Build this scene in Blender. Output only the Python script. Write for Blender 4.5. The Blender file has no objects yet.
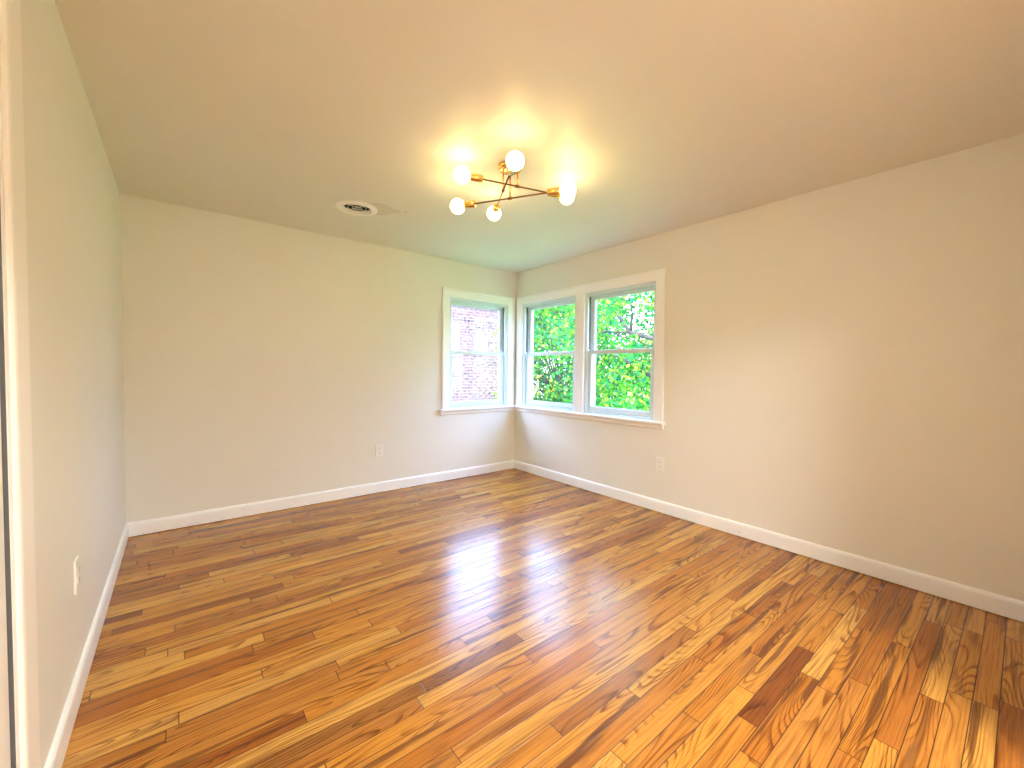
import bpy, bmesh, math, random
import numpy as np
from mathutils import Vector, Matrix

C = bpy.context.scene
COL = C.collection
PI = math.pi

# ------------------------------------------------------------------ camera, sky, sun, exposure
F_PX, YAW, PITCH, ROLL = 414.82, 0.677688, -0.0326528, 0.0115764
CAM = Vector((-3.2892, -4.0217, 1.2325))
fw = Vector((math.sin(YAW) * math.cos(PITCH), math.cos(YAW) * math.cos(PITCH), math.sin(PITCH)))
r0 = Vector((math.cos(YAW), -math.sin(YAW), 0))
u0 = r0.cross(fw)
rt = math.cos(ROLL) * r0 + math.sin(ROLL) * u0
up = -math.sin(ROLL) * r0 + math.cos(ROLL) * u0
cd = bpy.data.cameras.new('camera')
cam = bpy.data.objects.new('camera', cd)
COL.objects.link(cam)
cd.sensor_width = 36
cd.lens = F_PX / 1024 * 36
cd.clip_start = 0.02
cam.matrix_world = Matrix(((rt.x, up.x, -fw.x, CAM.x), (rt.y, up.y, -fw.y, CAM.y), (rt.z, up.z, -fw.z, CAM.z), (0, 0, 0, 1)))
C.camera = cam

C.view_settings.view_transform = 'Standard'
C.view_settings.look = 'None'
C.view_settings.gamma = 1
C.view_settings.use_curve_mapping = False
C.view_settings.exposure = 0.46
cy = C.cycles
cy.use_denoising = True
cy.caustics_reflective = False
cy.caustics_refractive = False
cy.max_bounces = 12
cy.diffuse_bounces = 8
cy.transparent_max_bounces = 16
cy.sample_clamp_indirect = 12

SKY = 1.0
world = bpy.data.worlds.new('sky')
C.world = world
world.use_nodes = True
wn, wl = world.node_tree.nodes, world.node_tree.links
wn.clear()
tc = wn.new('ShaderNodeTexCoord')
sep = wn.new('ShaderNodeSeparateXYZ')
ramp = wn.new('ShaderNodeValToRGB')
mr = wn.new('ShaderNodeMapRange')
mr.inputs['From Min'].default_value = -0.2
mr.inputs['From Max'].default_value = 1.0
bg = wn.new('ShaderNodeBackground')
wo = wn.new('ShaderNodeOutputWorld')
wl.new(tc.outputs['Generated'], sep.inputs[0])
wl.new(sep.outputs['Z'], mr.inputs['Value'])
wl.new(mr.outputs[0], ramp.inputs[0])
wl.new(ramp.outputs[0], bg.inputs[0])
wl.new(bg.outputs[0], wo.inputs[0])
e = ramp.color_ramp.elements
e[0].position = 0.0;  e[0].color = (0.10, 0.14, 0.06, 1)
e[1].position = 1.0;  e[1].color = (0.42, 0.66, 1.35, 1)
for pos, c in ((0.16, (0.22, 0.26, 0.20, 1)), (0.19, (0.42, 0.48, 0.52, 1)), (0.33, (0.70, 0.88, 1.40, 1)), (0.6, (0.60, 0.86, 1.45, 1))):
    k = e.new(pos); k.color = c
bg.inputs[1].default_value = 13.0 * SKY

sd = bpy.data.lights.new('sun', 'SUN')
sd.energy = 14
sd.angle = 0.02
sd.color = (1.0, 0.95, 0.86)
sun = bpy.data.objects.new('sun', sd)
COL.objects.link(sun)
sun.rotation_euler = Vector((0.42, 0.50, -0.76)).to_track_quat('-Z', 'Y').to_euler()
sun.location = (-4, -6, 8)

H, W, D = 2.44, 3.5946, 4.22          # room height, width, depth; the corner with the windows is the origin
T = 0.16                             # wall thickness

def portal(name, loc, rot, sx, sy):
    l = bpy.data.lights.new(name, 'AREA')
    l.shape = 'RECTANGLE'; l.size = sx; l.size_y = sy
    l.cycles.is_portal = True
    o = bpy.data.objects.new(name, l); COL.objects.link(o)
    o.location = loc; o.rotation_euler = rot
portal('window_portal', (-0.527, T + 0.02, 1.418), (-PI / 2, 0, 0), 0.84, 1.25)
portal('window_portal', (T + 0.02, -1.03, 1.418), (PI / 2, 0, PI / 2), 1.86, 1.25)

# ------------------------------------------------------------------ helpers
def tag(o, label=None, cat=None, group=None, kind=None):
    for k, v in (('label', label), ('category', cat), ('group', group), ('kind', kind)):
        if v: o[k] = v
    return o

def obj(name, bm, mats, parent=None, smooth=False):
    me = bpy.data.meshes.new(name)
    bmesh.ops.recalc_face_normals(bm, faces=bm.faces)
    bm.to_mesh(me); bm.free()
    for m in (mats if isinstance(mats, (list, tuple)) else [mats]):
        me.materials.append(m)
    if smooth:
        for p in me.polygons: p.use_smooth = True
    o = bpy.data.objects.new(name, me)
    COL.objects.link(o)
    if parent: o.parent = parent
    return o

def empty(name, loc=(0, 0, 0), rot=(0, 0, 0)):
    o = bpy.data.objects.new(name, None)
    COL.objects.link(o); o.location = loc; o.rotation_euler = rot
    o.empty_display_size = 0.05
    return o

def box(bm, x0, x1, y0, y1, z0, z1, bev=0.0, mi=0, fn=None):
    x0, x1 = min(x0, x1), max(x0, x1); y0, y1 = min(y0, y1), max(y0, y1); z0, z1 = min(z0, z1), max(z0, z1)
    vs = [bm.verts.new((x, y, z)) for x in (x0, x1) for y in (y0, y1) for z in (z0, z1)]
    fs = [bm.faces.new([vs[i] for i in q]) for q in ((0, 1, 3, 2), (4, 6, 7, 5), (0, 4, 5, 1), (2, 3, 7, 6), (0, 2, 6, 4), (1, 5, 7, 3))]
    for f in fs: f.material_index = mi
    if bev:
        es = list({ed for f in fs for ed in f.edges})
        r = bmesh.ops.bevel(bm, geom=es, offset=bev, segments=2, profile=0.5, affect='EDGES')
        vs = list({v for f in r['faces'] for v in f.verts} | {v for v in vs if v.is_valid})
    if fn:
        for v in vs: v.co = fn(v.co)

def sweep(bm, path, profile, cap=True):
    """path: list of frames (function offset,depth -> Vector); profile list of (o,d)"""
    rings = [[bm.verts.new(f(o, d)) for o, d in profile] for f in path]
    n = len(profile)
    for a, b in zip(rings, rings[1:]):
        for i in range(n):
            j = (i + 1) % n
            bm.faces.new((a[i], a[j], b[j], b[i]))
    if cap:
        bm.faces.new(rings[0]); bm.faces.new(rings[-1])

def lathe(bm, prof, n=32, M=None, mi=0):
    """prof: list of (r,z) from axis to axis"""
    rings = []
    for r, z in prof:
        if r < 1e-6:
            rings.append([bm.verts.new((0, 0, z))])
        else:
            rings.append([bm.verts.new((r * math.cos(2 * PI * i / n), r * math.sin(2 * PI * i / n), z)) for i in range(n)])
    for a, b in zip(rings, rings[1:]):
        for i in range(n):
            j = (i + 1) % n
            if len(a) == 1 and len(b) == 1: continue
            if len(a) == 1: f = bm.faces.new((a[0], b[i], b[j]))
            elif len(b) == 1: f = bm.faces.new((a[i], a[j], b[0]))
            else: f = bm.faces.new((a[i], a[j], b[j], b[i]))
            f.smooth = True; f.material_index = mi
    if M is not None:
        for r in rings:
            for v in r: v.co = M @ v.co

def tube(bm, pts, radii, n=10):
    rings = []
    for i, p in enumerate(pts):
        p = Vector(p)
        t = (Vector(pts[min(i + 1, len(pts) - 1)]) - Vector(pts[max(i - 1, 0)])).normalized()
        a = t.orthogonal().normalized() if i == 0 else (pa - t * pa.dot(t)).normalized()
        pa = a
        b = t.cross(a)
        rings.append([bm.verts.new(p + radii[i] * (math.cos(2 * PI * k / n) * a + math.sin(2 * PI * k / n) * b)) for k in range(n)])
    for a, b in zip(rings, rings[1:]):
        for k in range(n):
            f = bm.faces.new((a[k], a[(k + 1) % n], b[(k + 1) % n], b[k])); f.smooth = True
    bm.faces.new(rings[0]); bm.faces.new(rings[-1])

# ------------------------------------------------------------------ materials
class NT:
    def __init__(s, name):
        s.m = bpy.data.materials.new(name); s.m.use_nodes = True
        s.n = s.m.node_tree.nodes; s.l = s.m.node_tree.links
        s.b = s.n['Principled BSDF']
    def node(s, t, **kw):
        nd = s.n.new(t)
        for k, v in kw.items(): setattr(nd, k, v)
        return nd
    def put(s, sock, v):
        if v is None: return
        if isinstance(v, bpy.types.NodeSocket): s.l.new(v, sock)
        else: sock.default_value = v
    def math(s, op, a, b=None, c=None):
        nd = s.node('ShaderNodeMath', operation=op)
        s.put(nd.inputs[0], a); s.put(nd.inputs[1], b)
        if c is not None: s.put(nd.inputs[2], c)
        return nd.outputs[0]
    def comb(s, x=0.0, y=0.0, z=0.0):
        nd = s.node('ShaderNodeCombineXYZ')
        s.put(nd.inputs[0], x); s.put(nd.inputs[1], y); s.put(nd.inputs[2], z)
        return nd.outputs[0]
    def noise(s, vec, scale, detail=2.0, rough=0.5, out='Fac'):
        nd = s.node('ShaderNodeTexNoise')
        s.put(nd.inputs['Vector'], vec); nd.inputs['Scale'].default_value = scale
        nd.inputs['Detail'].default_value = detail; nd.inputs['Roughness'].default_value = rough
        return nd.outputs[out]
    def mix(s, f, a, b, blend='MIX'):
        nd = s.node('ShaderNodeMix', data_type='RGBA', blend_type=blend)
        s.put(nd.inputs[0], f); s.put(nd.inputs[6], a); s.put(nd.inputs[7], b)
        return nd.outputs[2]
    def ramp(s, f, stops, interp='LINEAR'):
        nd = s.node('ShaderNodeValToRGB'); cr = nd.color_ramp; cr.interpolation = interp
        cr.elements[0].position = stops[0][0]; cr.elements[0].color = (*stops[0][1], 1)
        cr.elements[1].position = stops[-1][0]; cr.elements[1].color = (*stops[-1][1], 1)
        for p, c in stops[1:-1]:
            k = cr.elements.new(p); k.color = (*c, 1)
        s.l.new(f, nd.inputs[0]); return nd.outputs[0]
    def white(s, vec):
        nd = s.node('ShaderNodeTexWhiteNoise', noise_dimensions='3D')
        s.put(nd.inputs[0], vec); return nd
    def bump(s, h, strength, dist=0.01):
        nd = s.node('ShaderNodeBump'); nd.inputs['Strength'].default_value = strength
        nd.inputs['Distance'].default_value = dist
        s.l.new(h, nd.inputs['Height']); s.l.new(nd.outputs[0], s.b.inputs['Normal'])
    def smooth(s, v, a, b):
        nd = s.node('ShaderNodeMapRange', interpolation_type='SMOOTHSTEP')
        s.put(nd.inputs[0], v); nd.inputs[1].default_value = a; nd.inputs[2].default_value = b
        return nd.outputs[0]

def plain(name, col, rough=0.5, metal=0.0, bump=0.0, bscale=200, var=0.04):
    t = NT(name)
    co = t.node('ShaderNodeTexCoord').outputs['Object']
    nz = t.noise(co, 6, 3)
    t.l.new(t.mix(nz, tuple(c * (1 - var) for c in col) + (1,), tuple(min(1, c * (1 + var)) for c in col) + (1,)), t.b.inputs['Base Color'])
    t.b.inputs['Roughness'].default_value = rough
    t.b.inputs['Metallic'].default_value = metal
    if bump: t.bump(t.noise(co, bscale, 2), bump, 0.001)
    return t.m

M_wall = plain('greige_wall_paint', (0.785, 0.776, 0.715), 0.45, bump=0.12, bscale=350, var=0.012)
M_white = plain('white_trim_paint', (0.91, 0.93, 0.94), 0.28, var=0.01)
M_vinyl = plain('white_vinyl', (0.68, 0.77, 0.80), 0.3, var=0.01)
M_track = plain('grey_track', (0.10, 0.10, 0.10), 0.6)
M_door = plain('cream_door_paint', (0.90, 0.88, 0.83), 0.35, var=0.015)
M_plate = plain('white_plastic', (0.85, 0.84, 0.81), 0.3, var=0.01)
M_black = plain('black_slot', (0.015, 0.015, 0.015), 0.7)
M_brass = plain('polished_brass', (0.86, 0.55, 0.18), 0.22, 1.0, var=0.05)
M_rod = plain('aged_brass_rod', (0.22, 0.12, 0.05), 0.3, 1.0, var=0.05)
M_vent = plain('white_enamel', (0.90, 0.885, 0.84), 0.35, var=0.02)
M_steel = plain('steel', (0.6, 0.6, 0.6), 0.3, 1.0)

def ceiling_mat():
    t = NT('ceiling_paint')
    geo = t.node('ShaderNodeNewGeometry').outputs['Position']
    nz = t.noise(geo, 5, 3)
    base = t.mix(nz, (0.745, 0.738, 0.66, 1), (0.765, 0.758, 0.68, 1))
    # an old patch of different paint left beside the round register
    wob = t.noise(geo, 14, 2)
    sp = t.node('ShaderNodeSeparateXYZ'); t.l.new(geo, sp.inputs[0])
    def disc(cx, cy, r):
        dx = t.math('SUBTRACT', sp.outputs[0], cx); dy = t.math('SUBTRACT', sp.outputs[1], cy)
        d = t.math('SQRT', t.math('ADD', t.math('MULTIPLY', dx, dx), t.math('MULTIPLY', dy, dy)))
        d = t.math('ADD', d, t.math('MULTIPLY', t.math('SUBTRACT', wob, 0.5), 0.06))
        return t.math('SUBTRACT', 1.0, t.smooth(d, r - 0.006, r + 0.006))
    f = t.math('MAXIMUM', disc(-2.10, -0.90, 0.125), t.math('MAXIMUM', disc(-1.975, -0.94, 0.035), disc(-1.92, -0.985, 0.018)))
    t.l.new(t.mix(t.math('MULTIPLY', f, 0.75), base, (0.60, 0.58, 0.48, 1)), t.b.inputs['Base Color'])
    t.b.inputs['Roughness'].default_value = 0.5
    t.bump(t.noise(geo, 300, 2), 0.1, 0.001)
    return t.m

def floor_mat():
    t = NT('oak_strip_floor')
    geo = t.node('ShaderNodeNewGeometry').outputs['Position']
    sp = t.node('ShaderNodeSeparateXYZ'); t.l.new(geo, sp.inputs[0])
    X, Y = sp.outputs[0], sp.outputs[1]
    PW = 0.0655
    v = t.math('DIVIDE', Y, PW)
    row = t.math('FLOOR', v)
    fv = t.math('FRACT', v)
    rw = t.white(t.comb(row, 3.3, 0.7))
    rsep = t.node('ShaderNodeSeparateColor'); t.l.new(rw.outputs['Color'], rsep.inputs[0])
    L = t.math('ADD', 0.58, t.math('MULTIPLY', rsep.outputs[0], 0.85))
    u = t.math('DIVIDE', t.math('ADD', X, t.math('MULTIPLY', rsep.outputs[1], 7.0)), L)
    # uneven board lengths: warp u by a smooth periodic function before flooring
    du = t.math('ADD', 1.0, t.math('MULTIPLY', t.math('COSINE', t.math('MULTIPLY', u, 2.3)), 0.644))
    u = t.math('ADD', u, t.math('MULTIPLY', t.math('SINE', t.math('MULTIPLY', u, 2.3)), 0.28))
    idx = t.math('FLOOR', u); fu = t.math('FRACT', u)
    w = t.white(t.comb(row, idx, 1.7))
    ws = t.node('ShaderNodeSeparateColor'); t.l.new(w.outputs['Color'], ws.inputs[0])
    ra, rb, rc = ws.outputs[0], ws.outputs[1], ws.outputs[2]
    # per board coordinates
    ox = t.math('MULTIPLY', ra, 37.0); oy = t.math('MULTIPLY', rb, 23.0)
    gx = t.math('ADD', X, ox); gy = t.math('ADD', Y, oy)
    # growth rings: contour lines of a stretched noise field (cathedral figure)
    fld = t.noise(t.comb(t.math('MULTIPLY', gx, 1.0), t.math('MULTIPLY', gy, 8.0), t.math('MULTIPLY', rc, 9.0)), 1.0, 0.8, 0.45)
    freq = t.math('ADD', 15.0, t.math('MULTIPLY', rb, 20.0))
    rings = t.math('MULTIPLY', fld, freq)
    saw = t.math('FRACT', rings)
    ring = t.math('MULTIPLY', t.smooth(saw, 0.45, 0.93), t.math('SUBTRACT', 1.0, t.smooth(saw, 0.92, 1.0)))
    # straight grain and pores
    g1 = t.noise(t.comb(t.math('MULTIPLY', gx, 3.0), t.math('MULTIPLY', gy, 170.0), rc), 1.0, 3.0, 0.6)
    g2 = t.noise(t.comb(t.math('MULTIPLY', gx, 14.0), t.math('MULTIPLY', gy, 520.0), rc), 1.0, 2.0, 0.6)
    g3 = t.noise(t.comb(t.math('MULTIPLY', gx, 2.0), t.math('MULTIPLY', gy, 16.0), ra), 1.0, 1.0, 0.5)
    # mineral streaks, dark patches and knots
    stk = t.noise(t.comb(t.math('MULTIPLY', gx, 1.6), t.math('MULTIPLY', gy, 28.0), rc), 1.0, 2.5, 0.55)
    stk = t.smooth(stk, 0.54, 0.66)
    patch = t.smooth(t.noise(t.comb(t.math('MULTIPLY', gx, 4.0), t.math('MULTIPLY', gy, 18.0), rc), 1.0, 2.0, 0.5), 0.58, 0.8)
    base = t.ramp(ra, [(0.0, (0.18, 0.045, 0.006)), (0.06, (0.32, 0.095, 0.013)), (0.18, (0.43, 0.145, 0.015)), (0.45, (0.53, 0.205, 0.022)),
                       (0.80, (0.62, 0.28, 0.038)), (1.0, (0.70, 0.37, 0.075))])
    # hue drift: some boards pinker, some greener
    base = t.mix(t.math('MULTIPLY', rc, 0.35), base, (0.50, 0.25, 0.06, 1))
    dark = t.mix(1.0, base, (0.34, 0.22, 0.13, 1), 'MULTIPLY')
    f = t.math('ADD', t.math('MULTIPLY', t.math('MULTIPLY', ring, t.smooth(g3, 0.35, 0.65)), 0.85), t.math('MULTIPLY', t.smooth(g1, 0.42, 0.72), 0.60))
    col = t.mix(f, base, dark)
    col = t.mix(t.math('MULTIPLY', t.smooth(g2, 0.55, 0.7), 0.25), col, dark)
    has = t.smooth(rb, 0.25, 0.65)
    col = t.mix(t.math('MULTIPLY', t.math('MULTIPLY', stk, has), 0.85), col, (0.11, 0.030, 0.007, 1))
    col = t.mix(t.math('MULTIPLY', patch, 0.6), col, (0.20, 0.085, 0.025, 1))
    # joints
    ev = t.math('MULTIPLY', t.math('SUBTRACT', 0.5, t.math('ABSOLUTE', t.math('SUBTRACT', fv, 0.5))), PW)
    eu = t.math('MULTIPLY', t.math('SUBTRACT', 0.5, t.math('ABSOLUTE', t.math('SUBTRACT', fu, 0.5))), t.math('DIVIDE', L, du))
    edge = t.math('MINIMUM', ev, eu)
    gap = t.math('SUBTRACT', 1.0, t.smooth(edge, 0.0007, 0.0024))
    col = t.mix(t.math('MULTIPLY', gap, 0.92), col, (0.05, 0.018, 0.006, 1))
    t.l.new(col, t.b.inputs['Base Color'])
    t.b.inputs['Roughness'].default_value = 0.23
    t.b.inputs['Specular IOR Level'].default_value = 0.5
    t.b.inputs['Coat Weight'].default_value = 0.0
    t.b.inputs['Coat Roughness'].default_value = 0.16
    hgt = t.math('SUBTRACT', t.math('MULTIPLY', g1, 0.10), t.math('MULTIPLY', gap, 0.8))
    tilt = t.math('ADD', hgt, t.math('MULTIPLY', t.noise(t.comb(t.math('MULTIPLY', X, 2.0), t.math('MULTIPLY', v, 0.9), 0.0), 1.0, 1.0), 0.8))
    t.bump(tilt, 0.25, 0.0015)
    return t.m

def glass_mat():
    t = NT('window_glass')
    t.n.remove(t.b)
    out = t.n['Material Output']
    tr = t.node('ShaderNodeBsdfTransparent'); gl = t.node('ShaderNodeBsdfGlossy')
    tr.inputs[0].default_value = (0.95, 0.98, 0.97, 1)
    gl.inputs['Roughness'].default_value = 0.02
    g = t.node('ShaderNodeNewGeometry')
    dt = t.node('ShaderNodeVectorMath', operation='DOT_PRODUCT')
    t.l.new(g.outputs['Normal'], dt.inputs[0]); t.l.new(g.outputs['Incoming'], dt.inputs[1])
    c1 = t.math('SUBTRACT', 1.0, t.math('ABSOLUTE', dt.outputs['Value']))
    fr = t.math('ADD', 0.08, t.math('MULTIPLY', t.math('POWER', c1, 5.0), 0.92))
    mx = t.node('ShaderNodeMixShader')
    t.l.new(fr, mx.inputs[0]); t.l.new(tr.outputs[0], mx.inputs[1]); t.l.new(gl.outputs[0], mx.inputs[2])
    t.l.new(mx.outputs[0], out.inputs[0])
    return t.m

def emit_mat(name, col, s):
    t = NT(name)
    t.b.inputs['Base Color'].default_value = (0.9, 0.9, 0.88, 1)
    t.b.inputs['Roughness'].default_value = 0.3
    t.b.inputs['Emission Color'].default_value = (*col, 1)
    t.b.inputs['Emission Strength'].default_value = s
    return t.m

def brick_mat():
    t = NT('pink_brick')
    co = t.node('ShaderNodeTexCoord').outputs['Object']
    sp = t.node('ShaderNodeSeparateXYZ'); t.l.new(co, sp.inputs[0])
    vec = t.comb(t.math('ADD', sp.outputs[0], sp.outputs[1]), sp.outputs[2], 0.0)
    br = t.node('ShaderNodeTexBrick')
    t.l.new(vec, br.inputs['Vector'])
    br.inputs['Scale'].default_value = 1.0
    br.inputs['Brick Width'].default_value = 0.215; br.inputs['Row Height'].default_value = 0.075
    br.inputs['Mortar Size'].default_value = 0.011; br.inputs['Mortar Smooth'].default_value = 0.2
    br.inputs['Bias'].default_value = 0.0
    br.inputs['Color1'].default_value = (0.125, 0.040, 0.050, 1); br.inputs['Color2'].default_value = (0.030, 0.008, 0.015, 1)
    br.inputs['Mortar'].default_value = (0.165, 0.13, 0.13, 1)
    wash = t.smooth(t.noise(co, 15.0, 3, 0.8), 0.44, 0.56)
    col = t.mix(t.math('MULTIPLY', wash, 0.8), br.outputs['Color'], (0.185, 0.132, 0.132, 1))
    t.l.new(col, t.b.inputs['Base Color'])
    t.b.inputs['Roughness'].default_value = 0.9
    t.bump(br.outputs['Fac'], 0.5, 0.01)
    return t.m

def leaf_mat(name, stops):
    t = NT(name)
    rnd = t.node('ShaderNodeNewGeometry').outputs['Random Per Island']
    col = t.ramp(rnd, stops)
    t.l.new(col, t.b.inputs['Base Color'])
    t.b.inputs['Roughness'].default_value = 0.6
    t.b.inputs['Specular IOR Level'].default_value = 0.2
    tl = t.node('ShaderNodeBsdfTranslucent'); t.l.new(col, tl.inputs[0])
    mx = t.node('ShaderNodeMixShader'); mx.inputs[0].default_value = 0.4
    out = t.n['Material Output']
    t.l.new(t.b.outputs[0], mx.inputs[1]); t.l.new(tl.outputs[0], mx.inputs[2]); t.l.new(mx.outputs[0], out.inputs[0])
    return t.m

def bark_mat():
    t = NT('grey_bark')
    co = t.node('ShaderNodeTexCoord').outputs['Object']
    nz = t.noise(co, 18, 4, 0.6)
    t.l.new(t.mix(nz, (0.035, 0.028, 0.025, 1), (0.10, 0.085, 0.08, 1)), t.b.inputs['Base Color'])
    t.b.inputs['Roughness'].default_value = 0.9
    t.bump(nz, 0.6, 0.02)
    return t.m

M_ceil = ceiling_mat(); M_floor = floor_mat(); M_glass = glass_mat()
M_bulb = emit_mat('lit_opal_bulb', (1.0, 0.73, 0.29), 17.0)
M_brick = brick_mat(); M_bark = bark_mat()
M_leaf = leaf_mat('maple_leaves', [(0.0, (0.015, 0.13, 0.08)), (0.35, (0.015, 0.24, 0.03)), (0.65, (0.05, 0.33, 0.02)), (0.85, (0.25, 0.42, 0.02)), (1.0, (0.45, 0.38, 0.05))])
M_leaf2 = leaf_mat('yellow_green_leaves', [(0.0, (0.12, 0.30, 0.015)), (0.6, (0.22, 0.38, 0.015)), (1.0, (0.36, 0.42, 0.04))])
def lawn_mat():
    t = NT('lawn')
    geo = t.node('ShaderNodeNewGeometry').outputs['Position']
    t.l.new(t.mix(t.noise(geo, 3, 5, 0.7), (0.06, 0.22, 0.03, 1), (0.16, 0.36, 0.06, 1)), t.b.inputs['Base Color'])
    t.b.inputs['Roughness'].default_value = 0.9
    return t.m
M_lawn = lawn_mat()
M_roof = plain('grey_shingles', (0.30, 0.29, 0.30), 0.9, bump=0.5, bscale=20, var=0.2)

# ------------------------------------------------------------------ room shell
def struct(name, bm, m, parent=None, **k):
    o = obj(name, bm, m, parent, **k)
    if parent is None: o['kind'] = 'structure'
    return o

WZ0, WZ1 = 0.80, 2.035                 # window opening
A0, A1 = -0.952, -0.132                # window 1 along x in the back wall
B2 = (-1.005, -0.132); B3 = (-1.950, -1.128)   # windows 2 and 3 along y in the right wall
DY0, DY1, DZ = -3.350, -2.545, 2.08     # door opening in the left wall
HX0, HX1, HZ = -3.45, -1.35, 2.12      # unseen cased opening behind the camera, added to let the fill light in
HD = 1.5                               # hall depth

bm = bmesh.new(); box(bm, -W - 0.14, T, -D - T - HD - T, T, -0.12, 0.0)
struct('floor', bm, M_floor)
VX, VY, VH = -2.224, -0.810, 0.1035      # round register: centre and half side of the hole cut for it
bm = bmesh.new()
for xa, xb, ya_, yb_ in ((-W - T, VX - VH, -D - T - HD - T, T), (VX + VH, T, -D - T - HD - T, T), (VX - VH, VX + VH, VY + VH, T), (VX - VH, VX + VH, -D - T - HD - T, VY - VH)):
    box(bm, xa, xb, ya_, yb_, H, H + 0.2)
struct('ceiling', bm, M_ceil)

bm = bmesh.new()
box(bm, -W, A0, 0, T, 0, H); box(bm, A1, 0, 0, T, 0, H)
box(bm, A0, A1, 0, T, 0, WZ0); box(bm, A0, A1, 0, T, WZ1, H)
struct('wall_back', bm, M_wall)
bm = bmesh.new()
box(bm, 0, T, B2[1], T, 0, H); box(bm, 0, T, B3[1], B2[0], WZ0, WZ1)
box(bm, 0, T, B3[0], B2[1], 0, WZ0); box(bm, 0, T, B3[0], B2[1], WZ1, H)
box(bm, 0, T, -D - T, B3[0], 0, H)
struct('wall_right', bm, M_wall)
bm = bmesh.new()
box(bm, -W - T, -W, DY1, T, 0, H); box(bm, -W - T, -W, -D - T, DY0, 0, H); box(bm, -W - T, -W, DY0, DY1, DZ, H)
struct('wall_left', bm, M_wall)
bm = bmesh.new()
box(bm, -W, HX0, -D - T, -D, 0, H); box(bm, HX1, 0, -D - T, -D, 0, H); box(bm, HX0, HX1, -D - T, -D, HZ, H)
struct('wall_front', bm, M_wall)
bm = bmesh.new(); box(bm, -W - T - 0.1, -W - T - 0.001, DY0 - 0.1, DY1 + 0.1, 0, DZ + 0.1); struct('wall_light_block', bm, M_wall)  # unseen panel added behind the door to stop sky light at its gap
# unseen hall, added to hold the fill light that shines through the opening
y0h = -D - T - HD
bm = bmesh.new(); box(bm, -W - T, T, y0h - T, y0h, 0, H); struct('wall_added_hall', bm, M_wall)
bm = bmesh.new(); box(bm, -W - T, -W, y0h, -D - T, 0, H); struct('wall_added_hall_left', bm, M_wall)
bm = bmesh.new(); box(bm, 0, T, y0h, -D - T, 0, H); struct('wall_added_hall_right', bm, M_wall)

# ------------------------------------------------------------------ baseboards
bp = [(0, 0.0055), (0.0145, 0.0055), (0.0145, 0.085), (0.0125, 0.096), (0.008, 0.103), (0.0, 0.105)]   # (out from the wall, z)
bm = bmesh.new()
sweep(bm, [lambda o, z: Vector((-W + o, -o, z)), lambda o, z: Vector((-o, -o, z))], bp)
struct('baseboard_back', bm, M_white)
bm = bmesh.new()
sweep(bm, [lambda o, z: Vector((-o, -o, z)), lambda o, z: Vector((-o, -D + o, z))], bp)
struct('baseboard_right', bm, M_white)
bm = bmesh.new()
lathe(bm, [(0, -0.002), (0.0045, -0.002), (0.003, 0.0008), (0, 0.001)], 10, Matrix.Translation((-0.0145, -2.702, 0.0383)) @ Matrix.Rotation(-PI / 2, 4, 'Y'))
obj('nail_head', bm, M_track, bpy.data.objects['baseboard_right'])
bm = bmesh.new()
sweep(bm, [lambda o, z: Vector((-W + o, -o, z)), lambda o, z: Vector((-W + o, DY1 + 0.1205, z))], bp)
struct('baseboard_left', bm, M_white)
bm = bmesh.new()
sweep(bm, [lambda o, z: Vector((-o, -D + o, z)), lambda o, z: Vector((HX1 + 0.104, -D + o, z))], bp)
struct('baseboard_front', bm, M_white)

# ------------------------------------------------------------------ casings
def casing(name, fn, a0, a1, zb, zt, w, mat, prof=None, kind=True):
    """three sided mitred casing round an opening a0..a1 up to zt. fn(u, d, z): d>0 into the room"""
    pr = prof or [(0.0, 0.0), (0.0, 0.011), (0.006, 0.016), (w - 0.024, 0.018), (w - 0.020, 0.024), (w - 0.003, 0.024), (w, 0.021), (w, 0.0)]
    bm = bmesh.new()
    sweep(bm, [lambda o, d: fn(a0 - o, d, zb), lambda o, d: fn(a0 - o, d, zt + o),
               lambda o, d: fn(a1 + o, d, zt + o), lambda o, d: fn(a1 + o, d, zb)], pr)
    return struct(name, bm, mat)
fA = lambda u, d, z: Vector((u, -d, z))
fB = lambda u, d, z: Vector((-d, u, z))
casing('trim_1', fA, A0, A1, WZ0, WZ1, 0.093, M_white)
t2 = casing('trim_2', fB, B3[0], B2[1], WZ0, WZ1, 0.093, M_white)
bm = bmesh.new()
mu0, mu1 = B3[1], B2[0]
sweep(bm, [lambda o, d: fB(mu0 + o, d, WZ0), lambda o, d: fB(mu0 + o, d, WZ1)],
      [(0, 0), (0, 0.012), (0.006, 0.017), (mu1 - mu0 - 0.006, 0.017), (mu1 - mu0, 0.012), (mu1 - mu0, 0)])
obj('mullion_casing', bm, M_white, t2)

# stool and apron, one continuous piece turning the corner
def lsweep(prof, aend, bend):
    bm = bmesh.new()
    sweep(bm, [lambda o, z: Vector((aend, -o, z)), lambda o, z: Vector((-o, -o, z)), lambda o, z: Vector((-o, bend, z))], prof)
    return bm
stool = struct('trim_3', lsweep([(0, 0.776), (0.047, 0.776), (0.052, 0.781), (0.053, 0.788), (0.052, 0.795), (0.047, 0.7995), (0, 0.7995)], -1.078, -2.064), M_white)
obj('apron', lsweep([(0, 0.733), (0.012, 0.733), (0.018, 0.739), (0.020, 0.760), (0.026, 0.7755), (0, 0.7755)], -1.062, -2.048), M_white, stool)

# left wall door casing
fL = lambda u, d, z: Vector((-W + d, u, z))
casing('trim_4', fL, DY0, DY1, 0.0, DZ, 0.120, M_door,
       [(0.005, 0.0), (0.005, 0.005), (0.010, 0.009), (0.020, 0.011), (0.114, 0.012), (0.120, 0.008), (0.120, 0.0)])
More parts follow.
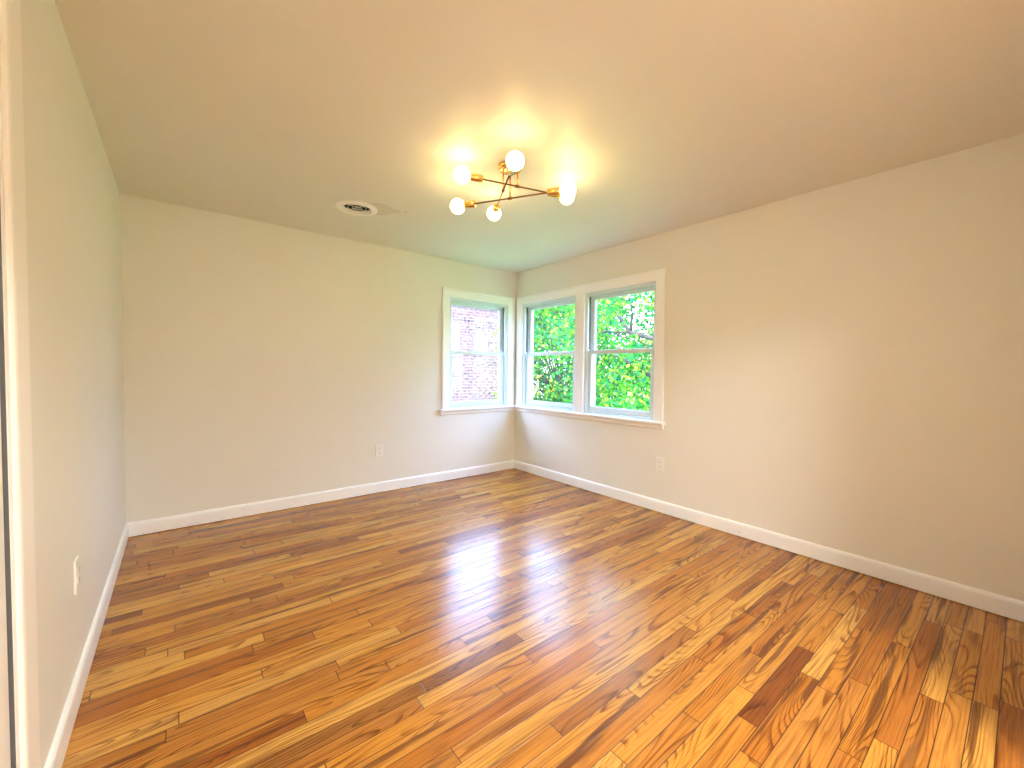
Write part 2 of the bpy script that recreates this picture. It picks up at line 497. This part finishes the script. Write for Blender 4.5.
# casing of the added hall opening
fF = lambda u, d, z: Vector((u, -D + d, z))
casing('trim_5', fF, HX0, HX1, 0.0, HZ, 0.100, M_white)

# ------------------------------------------------------------------ windows
def window(idx, fn, a0, a1, face_label=None):
    """fn(u, d, z) with d>0 outwards, inside face of the wall d=0"""
    root = empty('window_%d' % idx, fn((a0 + a1) / 2, 0.0, WZ0))
    root['kind'] = 'structure'
    inv = Matrix.Translation(-root.location)
    def done(name, bm, m, parent=root, off=True, **k):
        if True:
            bmesh.ops.transform(bm, matrix=inv, verts=bm.verts)
        return obj(name, bm, m, parent, **k)
    z0, z1 = WZ0, WZ1
    zc = (z0 + z1) / 2 + 0.012
    J = 0.022
    # fixed frame
    bm = bmesh.new()
    for u0_, u1_, za, zb in ((a0, a0 + J, z0, z1), (a1 - J, a1, z0, z1), (a0 + J, a1 - J, z1 - J, z1), (a0 + J, a1 - J, z0, z0 + J * 0.8)):
        box(bm, u0_, u1_, 0.004, T, za, zb, fn=lambda c: fn(c.x, c.y, c.z))
    # inner stop and parting bead
    for uu in (a0 + J, a1 - J - 0.009):
        box(bm, uu, uu + 0.009, 0.012, 0.026, z0 + J, z1 - J, fn=lambda c: fn(c.x, c.y, c.z))
        box(bm, uu, uu + 0.009, 0.066, 0.072, z0 + J, z1 - J, fn=lambda c: fn(c.x, c.y, c.z))
    box(bm, a0 + J, a1 - J, 0.012, 0.026, z1 - J - 0.009, z1 - J, fn=lambda c: fn(c.x, c.y, c.z))
    done('frame', bm, M_vinyl)
    # grey weather tracks showing above the lower sash
    bm = bmesh.new()
    for uu in (a0 + J, a1 - J - 0.003):
        box(bm, uu, uu + 0.003, 0.030, 0.062, zc + 0.03, z1 - J - 0.01, fn=lambda c: fn(c.x, c.y, c.z))
    done('balance_track', bm, M_track)
    def sash(name, d0, d1, za, zb, rb, rt_, st=0.036):
        b0, b1 = a0 + J + 0.0035, a1 - J - 0.0035
        bm = bmesh.new()
        f = lambda c: fn(c.x, c.y, c.z)
        box(bm, b0, b0 + st, d0, d1, za, zb, 0.003, fn=f); box(bm, b1 - st, b1, d0, d1, za, zb, 0.003, fn=f)
        box(bm, b0 + st - 0.004, b1 - st + 0.004, d0 + 0.001, d1 - 0.001, za, za + rb, 0.003, fn=f)
        box(bm, b0 + st - 0.004, b1 - st + 0.004, d0 + 0.001, d1 - 0.001, zb - rt_, zb, 0.003, fn=f)
        # glazing bead, a thin inner lip
        s = done(name, bm, M_vinyl)
        bm = bmesh.new(); g = 0.006
        dm = (d0 + d1) / 2
        box(bm, b0 + st - 0.001, b0 + st + g, dm - 0.009, dm + 0.009, za + rb, zb - rt_, fn=f); box(bm, b1 - st - g, b1 - st + 0.001, dm - 0.009, dm + 0.009, za + rb, zb - rt_, fn=f)
        box(bm, b0 + st, b1 - st, dm - 0.009, dm + 0.009, za + rb - 0.001, za + rb + g, fn=f); box(bm, b0 + st, b1 - st, dm - 0.009, dm + 0.009, zb - rt_ - g, zb - rt_ + 0.001, fn=f)
        done('glazing_bead', bm, M_vinyl, s)
        bm = bmesh.new()
        vs = [bm.verts.new(fn(*q)) for q in ((b0 + st, dm, za + rb), (b1 - st, dm, za + rb), (b1 - st, dm, zb - rt_), (b0 + st, dm, zb - rt_))]
        bm.faces.new(vs)
        done('glass_pane', bm, M_glass, s)
        return s
    sash('upper_sash', 0.074, 0.106, zc - 0.016, z1 - J - 0.002, 0.034, 0.036)
    ls = sash('lower_sash', 0.030, 0.062, z0 + J * 0.8 + 0.002, zc + 0.020, 0.050, 0.034)
    bm = bmesh.new()
    um = (a0 + a1) / 2
    f = lambda c: fn(c.x, c.y, c.z)
    box(bm, um - 0.028, um + 0.028, 0.036, 0.056, zc + 0.0205, zc + 0.027, 0.002, fn=f)
    box(bm, um - 0.008, um + 0.026, 0.031, 0.045, zc + 0.0275, zc + 0.036, 0.002, fn=f)
    done('sash_lock', bm, M_plate, ls)
    return root
wA = lambda u, d, z: Vector((u, d, z))
wB = lambda u, d, z: Vector((d, u, z))
window(1, wA, A0, A1)
window(2, wB, B2[0], B2[1])
window(3, wB, B3[0], B3[1])

# ------------------------------------------------------------------ left wall door
bm = bmesh.new()
for yy0, yy1, za, zb in ((DY0, DY0 + 0.018, 0, DZ), (DY1 - 0.018, DY1, 0, DZ), (DY0 + 0.018, DY1 - 0.018, DZ - 0.018, DZ)):
    box(bm, -W - T, -W, yy0, yy1, za, zb)
door = empty('door_1', (-W, (DY0 + DY1) / 2, 0)); door['kind'] = 'structure'
def rel(bm, root): bmesh.ops.transform(bm, matrix=Matrix.Translation(-Vector(root.location)), verts=bm.verts); return bm
obj('door_frame', rel(bm, door), M_door, door)
bm = bmesh.new()
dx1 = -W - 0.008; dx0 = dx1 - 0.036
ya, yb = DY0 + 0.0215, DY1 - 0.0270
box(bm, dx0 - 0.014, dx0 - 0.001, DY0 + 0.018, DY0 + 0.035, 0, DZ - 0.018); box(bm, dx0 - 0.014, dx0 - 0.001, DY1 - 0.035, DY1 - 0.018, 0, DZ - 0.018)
box(bm, -W - 0.040, -W - 0.0015, DY1 - 0.0215, DY1 - 0.0182, 0, DZ - 0.018)  # dark strip on the jamb face, shade of the door gap put into colour
obj('stop_and_gap_shade', rel(bm, door), M_track, door)
bm = bmesh.new()
# leaf with two recessed panels on the room side
box(bm, dx0, dx1 - 0.008, ya, yb, 0.012, DZ - 0.022)
st = 0.11
for y0_, y1_, za, zb in ((ya, ya + st, 0.012, DZ - 0.022), (yb - st, yb, 0.012, DZ - 0.022), (ya + st, yb - st, 0.012, 0.22),
                         (ya + st, yb - st, 0.95, 1.09), (ya + st, yb - st, DZ - 0.022 - 0.12, DZ - 0.022)):
    box(bm, dx1 - 0.008, dx1, y0_, y1_, za, zb)
leaf = obj('door_leaf', rel(bm, door), M_door, door)
bm = bmesh.new()
Mk = Matrix.Translation((dx1, ya + 0.07, 0.96)) @ Matrix.Rotation(PI / 2, 4, 'Y')
lathe(bm, [(0, 0), (0.032, 0), (0.032, 0.004), (0.028, 0.008), (0.012, 0.010), (0.011, 0.035), (0.020, 0.042), (0.027, 0.054), (0.024, 0.066), (0.012, 0.072), (0, 0.073)], 24, Mk)
obj('door_knob', rel(bm, door), M_brass, leaf, smooth=True)

# ------------------------------------------------------------------ outlets
def outlet(loc, rotz, label, mplate):
    root = empty('wall_outlet', loc, (0, 0, rotz))      # local: x across, -y out of the wall, z up
    tag(root, label, 'outlet', 'duplex outlets')
    bm = bmesh.new(); box(bm, -0.037, 0.037, -0.0075, 0.0, -0.060, 0.060, 0.0022)
    obj('cover_plate', bm, mplate, root)
    for s in (-1, 1):
        bm = bmesh.new()
        zc = s * 0.0195
        pts = [(0.017 * math.cos(a), 0.0165 * math.sin(a)) for a in [2 * PI * i / 28 for i in range(28)]]
        pts = [(x, max(-0.0125, min(0.0125, z)) + zc) for x, z in pts]
        a = [bm.verts.new((x, -0.0076, z)) for x, z in pts]; b = [bm.verts.new((x * 0.96, -0.0095, z)) for x, z in pts]
        bm.faces.new(b)
        for i in range(28): bm.faces.new((a[i], a[(i + 1) % 28], b[(i + 1) % 28], b[i]))
        bm.faces.new(a[::-1])
        rc_ = obj('receptacle', bm, mplate, root)
        bm = bmesh.new()
        box(bm, -0.0075, -0.0052, -0.0102, -0.0096, zc - 0.001, zc + 0.008); box(bm, 0.0052, 0.0075, -0.0102, -0.0096, zc - 0.001, zc + 0.007)
        lathe(bm, [(0, 0), (0.0028, 0), (0.0028, 0.0006), (0, 0.0006)], 12, Matrix.Translation((0, -0.0096, zc - 0.007)) @ Matrix.Rotation(PI / 2, 4, 'X'))
        obj('slot', bm, M_black, rc_)
    bm = bmesh.new()
    lathe(bm, [(0, 0), (0.003, 0), (0.0025, 0.0012), (0, 0.0014)], 12, Matrix.Translation((0, -0.0076, 0)) @ Matrix.Rotation(PI / 2, 4, 'X'))
    obj('screw', bm, mplate, root)
    return root
outlet((-1.740, 0, 0.421), 0, 'white duplex outlet on the back wall, left of the single window', M_plate)
outlet((0, -2.025, 0.426), -PI / 2, 'white duplex outlet on the right wall, below the end of the double window', M_plate)
outlet((-W, -1.835, 0.456), PI / 2, 'cream painted outlet seen edge-on low on the left wall above its baseboard', M_wall)

# ------------------------------------------------------------------ ceiling register
v = empty('ceiling_vent', (VX, VY, H))
tag(v, 'round white ceiling air register with louvre rings, beside a grey paint patch', 'vent')
bm = bmesh.new()
lathe(bm, [(0.099, 0.017), (0.102, -0.006), (0.108, -0.012), (0.118, -0.012), (0.128, -0.007), (0.136, -0.007), (0.146, -0.003), (0.150, -0.0005), (0.150, 0), (0.1032, 0.0), (0.1005, 0.017), (0.099, 0.017)], 64)
obj('outer_ring', bm, M_vent, v)
bm = bmesh.new(); lathe(bm, [(0.1010, 0.018), (0.1015, 0.19), (0, 0.19), (0, 0.195), (0.103, 0.195), (0.103, 0.018), (0.1010, 0.018)], 48)
obj('duct', bm, M_black, v)
for r1 in (0.066, 0.034):
    bm = bmesh.new()
    lathe(bm, [(r1 - 0.0015, 0.004), (r1, 0.0), (r1 + 0.0012, 0.0), (r1, 0.004), (r1 - 0.0015, 0.004)], 48)
    obj('louvre_ring', bm, M_vent, v)
bm = bmesh.new()
for k in range(4):
    a = k * PI / 2 + 0.4
    box(bm, 0.002, 0.0985, -0.001, 0.001, 0.003, 0.006, fn=lambda c, a=a: Vector((c.x * math.cos(a) - c.y * math.sin(a), c.x * math.sin(a) + c.y * math.cos(a), c.z)))
obj('louvre_bracket', bm, M_vent, v)

# ------------------------------------------------------------------ ceiling light: three crossed rods, six globe bulbs
CLX, CLY = -1.748, -2.064
L = empty('ceiling_light', (CLX, CLY, H))
tag(L, 'brass ceiling light of three crossed rods with six lit white globe bulbs', 'ceiling light')
bm = bmesh.new(); lathe(bm, [(0, 0), (0.071, 0), (0.071, -0.019), (0.068, -0.022), (0, -0.022)], 48)
obj('canopy', bm, M_brass, L)
BR = 0.0465
rods = [((-2.030, -1.990), (-1.372, -2.169), (-1.700, -2.077), 2.330, 0.342),
        ((-1.895, -1.715), (-1.540, -2.335), (-1.717, -2.028), 2.270, 0.357),
        ((-1.950, -2.362), (-1.615, -1.727), (-1.777, -2.037), 2.295, 0.360)]
for pa_, pb_, pm_, z, HL in rods:
    pa_ = Vector((*pa_, 0)); pb_ = Vector((*pb_, 0)); c = Vector((pm_[0] - CLX, pm_[1] - CLY, z - H))
    d = (pb_ - pa_).normalized()
    bm = bmesh.new(); tube(bm, [c + Vector((0, 0, -0.0)), Vector((c.x, c.y, -0.0215))], [0.0052, 0.0052], 12)
    obj('stem', bm, M_brass, L)
    bm = bmesh.new()
    tube(bm, [c - d * (HL - 0.105), c + d * (HL - 0.105)], [0.0048, 0.0048], 12)
    tube(bm, [c - d * 0.012, c + d * 0.012], [0.0085, 0.0085], 12)
    obj('rod', bm, M_rod, L)
    for s in (-1, 1):
        e = d * s
        Mx = Matrix.Translation(c + e * (HL - 0.102)) @ e.to_track_quat('Z', 'Y').to_matrix().to_4x4()
        bm = bmesh.new()
        lathe(bm, [(0, -0.018), (0.019, -0.018), (0.0215, -0.015), (0.0215, 0.058), (0.0195, 0.060), (0.0195, 0.054), (0, 0.054)], 24, Mx)
        sk = obj('socket', bm, M_brass, L)
        bm = bmesh.new()
        prof = [(0, 0.052), (0.014, 0.052), (0.0145, 0.060)]
        for i in range(3, 25):
            a = PI * i / 24
            prof.append((BR * math.sin(a), 0.102 - BR * math.cos(a)))
        prof.append((0, 0.102 + BR))
        lathe(bm, prof, 32, Mx)
        obj('globe_bulb', bm, M_bulb, sk)

# unseen fill light added in the hall behind the camera to brighten the room
hl = empty('added_fill_light', (-2.4, -D - T - HD / 2, H))
tag(hl, 'wide round fill light with glowing white diffuser, added unseen in the hall', 'ceiling light')
bm = bmesh.new(); lathe(bm, [(0, 0), (0.30, 0), (0.30, -0.03), (0.285, -0.032), (0.285, -0.02), (0, -0.02)], 48)
obj('base', bm, M_white, hl)
bm = bmesh.new(); lathe(bm, [(0, -0.022), (0.283, -0.022), (0.278, -0.045), (0.22, -0.070), (0.12, -0.085), (0, -0.09)], 48)
obj('diffuser', bm, emit_mat('fill_light_glow', (1.0, 0.99, 0.97), 132.0), hl)

# ------------------------------------------------------------------ outside
GZ = -2.8
bm = bmesh.new(); box(bm, -30, 45, -30, 45, GZ - 0.3, GZ)
struct('lawn', bm, M_lawn)
# lower storey of this house, so that the room stands on something
bm = bmesh.new(); box(bm, -W - T, T, -D - T - HD - T, T, GZ, -0.12)
struct('wall_lower_storey', bm, M_brick)

b = empty('brick_house', (-3.5, 7.75, GZ))
tag(b, 'pinkish whitewashed brick house seen close behind the single left window', 'house')
bm = bmesh.new(); box(bm, -11, 3.95, 5.0, 10.5, GZ, 3.25)
obj('brick_wall', rel(bm, b), M_brick, b)
bm = bmesh.new()
vs = [bm.verts.new(q) for q in ((-11.3, 4.7, 3.25), (4.25, 4.7, 3.25), (4.25, 10.8, 3.25), (-11.3, 10.8, 3.25), (-8.4, 7.75, 3.95), (1.4, 7.75, 3.95))]
for q in ((0, 1, 5, 4), (1, 2, 5), (2, 3, 4, 5), (3, 0, 4), (0, 3, 2, 1)): bm.faces.new([vs[i] for i in q])
obj('roof', rel(bm, b), M_roof, b)

rng = np.random.default_rng(7)
def leaves_mesh(centers, spread, per, size):
    """many small folded leaves scattered round the twig ends"""
    n = len(centers) * per
    c = np.repeat(np.array(centers), per, axis=0) + rng.normal(size=(n, 3)) * np.array(spread)
    s = size * rng.uniform(0.6, 1.25, n)
    ax = rng.normal(size=(n, 3)); ax[:, 2] -= 0.4; ax /= np.linalg.norm(ax, axis=1)[:, None]
    up_ = rng.normal(size=(n, 3)) * 0.7 + np.array([0, 0, 1.0])
    sd_ = np.cross(ax, up_); sd_ /= np.linalg.norm(sd_, axis=1)[:, None]
    nr = np.cross(sd_, ax)
    S = s[:, None]
    # five-lobed outline: stem, left, upper left, tip, upper right, right ; folded on the midrib
    P = [c, c + ax * S * 0.25 + sd_ * S * 0.42 + nr * S * 0.10, c + ax * S * 0.62 + sd_ * S * 0.30 + nr * S * 0.07,
         c + ax * S, c + ax * S * 0.62 - sd_ * S * 0.30 + nr * S * 0.07, c + ax * S * 0.25 - sd_ * S * 0.42 + nr * S * 0.10]
    V = np.stack(P, axis=1).reshape(-1, 3)
    F = []
    for i in range(n):
        k = i * 6
        F.append((k, k + 3, k + 2, k + 1)); F.append((k, k + 5, k + 4, k + 3))
    me = bpy.data.meshes.new('foliage')
    me.from_pydata(V.tolist(), [], F); me.update()
    return me

def tree(name, label, cat, base, limbs, clusters, spread, per, size, mat, group=None):
    root = empty(name, base)
    tag(root, label, cat, group)
    bm = bmesh.new()
    for pts, rad in limbs: tube(bm, pts, rad, 9)
    obj('trunk', rel(bm, root), M_bark, root)
    me = leaves_mesh(np.array(clusters) - np.array(base), spread, per, size)
    me.materials.append(mat)
    f = bpy.data.objects.new('foliage', me); COL.objects.link(f); f.parent = root
    return root

def crown(center, radii, n, hollow=0.35):
    out = []
    while len(out) < n:
        q = rng.uniform(-1, 1, 3)
        if hollow < np.linalg.norm(q) < 1: out.append(np.array(center) + q * np.array(radii))
    return out
def twigs(src, cl, k, r):
    """thin branches running from points on the limbs to some leaf clusters"""
    out = []
    src = [np.array(s) for s in src]
    for c in cl[::k]:
        s = min(src, key=lambda q: np.linalg.norm(q - c))
        m = (s + c) / 2 + rng.normal(size=3) * 0.08
        out.append(([tuple(s), tuple(m), tuple(c)], [r, r * 0.65, r * 0.25]))
    return out

# big maple just outside the double window
cl = crown((4.9, 0.9, 2.6), (2.0, 2.8, 3.7), 560)
limbs = [([(4.6, -0.7, GZ), (4.5, -0.6, -1.2), (4.35, -0.4, 0.6), (4.4, -0.2, 2.0), (4.7, 0.2, 5.0)], [0.20, 0.15, 0.12, 0.09, 0.03]),
         ([(4.4, -0.42, 0.6), (4.1, 0.5, 1.05), (4.0, 1.06, 1.35), (4.0, 1.31, 1.49), (4.1, 2.4, 1.9)], [0.07, 0.05, 0.04, 0.035, 0.012]),
         ([(4.38, -0.3, 1.4), (4.1, 0.5, 1.85), (4.0, 1.15, 2.04), (4.0, 1.43, 2.38), (4.05, 2.0, 3.0)], [0.07, 0.05, 0.045, 0.04, 0.012]),
         ([(4.0, 1.15, 2.04), (4.0, 1.12, 2.37), (4.05, 1.2, 3.0)], [0.035, 0.024, 0.008]),
         ([(4.0, 1.15, 2.04), (4.0, 1.74, 2.10), (4.1, 2.6, 2.3)], [0.03, 0.024, 0.008])]
src = [p for l_ in limbs for p in l_[0][1:]]
# the limbs show through a gap in the leaves
def gap(c):
    d = np.array(c) - np.array([-3.29, -4.03, 1.24]); t_ = 7.29 / d[0]
    y, z = -4.03 + d[1] * t_, 1.24 + d[2] * t_
    return ((y - 1.35) / 0.17) ** 2 + ((z - 2.20) / 0.12) ** 2 < 1
cl = [c for c in cl if not gap(c)]
tree('maple_tree', 'green leafy tree with forked grey limbs filling the right-hand window', 'tree', (4.6, -0.7, GZ), limbs + twigs(src, cl, 4, 0.014), cl, (0.17, 0.17, 0.13), 46, 0.09, M_leaf)

# another tree to the right, out of direct view, mirrored in the panes
cl = crown((6.2, -5.6, 2.0), (2.4, 2.8, 3.6), 330)
tree('maple_tree', 'leafy tree right of the forked tree, showing only mirrored in the left window pane', 'tree', (6.2, -5.6, GZ),
     [([(6.2, -5.6, GZ), (6.2, -5.6, 0), (6.3, -5.4, 3.5)], [0.2, 0.14, 0.04])] + twigs([(6.2, -5.6, 0), (6.3, -5.5, 2.5)], cl, 5, 0.02), cl, (0.2, 0.2, 0.16), 26, 0.15, M_leaf)
# tree beyond, in the middle window
cl = crown((7.6, 6.8, 1.8), (1.9, 2.6, 3.8), 460)
limbs = [([(7.6, 6.6, GZ), (7.5, 6.5, -1), (7.6, 6.7, 0.9)], [0.16, 0.12, 0.03])]
tree('low_tree', 'bushy green tree filling the middle window, between the brick house and the forked tree', 'tree', (7.6, 6.6, GZ),
     limbs + twigs([(7.5, 6.5, -1), (7.6, 6.6, 0)], cl, 3, 0.02), cl, (0.2, 0.2, 0.16), 36, 0.13, M_leaf)
# tall tree behind
cl = crown((15, 14.5, 6.0), (3.5, 5.5, 3.6), 330, 0.2)
limbs = [([(15, 14.5, GZ), (15, 14.5, 3), (15, 14.6, 7)], [0.35, 0.28, 0.08])]
tree('background_tree', 'tall green tree rising behind the bushy tree in the middle window', 'tree', (15.0, 19.0, GZ),
     [([(15, 19, GZ), (15, 17.5, 2), (15, 14.6, 7)], [0.35, 0.28, 0.08])] + twigs([(15, 14.6, 6)], cl, 5, 0.05), cl, (0.35, 0.35, 0.3), 22, 0.30, M_leaf)
# row beyond on the right, closing the view under the maple
cl = crown((13, 5.0, 0.0), (2.5, 4.5, 3.6), 300, 0.3)
tree('far_tree', 'distant green tree showing in the gaps behind the forked tree', 'tree', (13, 5, GZ),
     [([(13, 5, GZ), (13, 5, 0), (13, 5.2, 2.5)], [0.3, 0.2, 0.05])] + twigs([(13, 5, 0)], cl, 5, 0.03), cl, (0.3, 0.3, 0.25), 18, 0.24, M_leaf)
# sapling against the brick
cl = [(3.02, 4.3, 2.22), (3.10, 4.3, 2.12), (3.05, 4.35, 1.78), (3.12, 4.3, 1.70), (3.2, 4.3, 2.5), (3.1, 4.3, 0.85), (3.0, 4.3, 0.62), (3.15, 4.3, 0.5), (3.2, 4.3, 1.2), (3.3, 4.3, 1.9), (3.25, 4.3, 0.0), (3.05, 4.3, -0.4), (3.2, 4.3, -0.9)]
tree('sapling', 'slender yellow-green sapling against the pink brick, at the edge of the left window', 'tree', (3.25, 4.35, GZ),
     [([(3.25, 4.35, GZ), (3.22, 4.33, 0), (3.2, 4.3, 2.6)], [0.03, 0.02, 0.006])] + twigs([(3.22, 4.33, 0.3), (3.2, 4.3, 1.2), (3.2, 4.3, 2.0)], cl, 1, 0.008),
     cl, (0.07, 0.06, 0.06), 16, 0.09, M_leaf2)
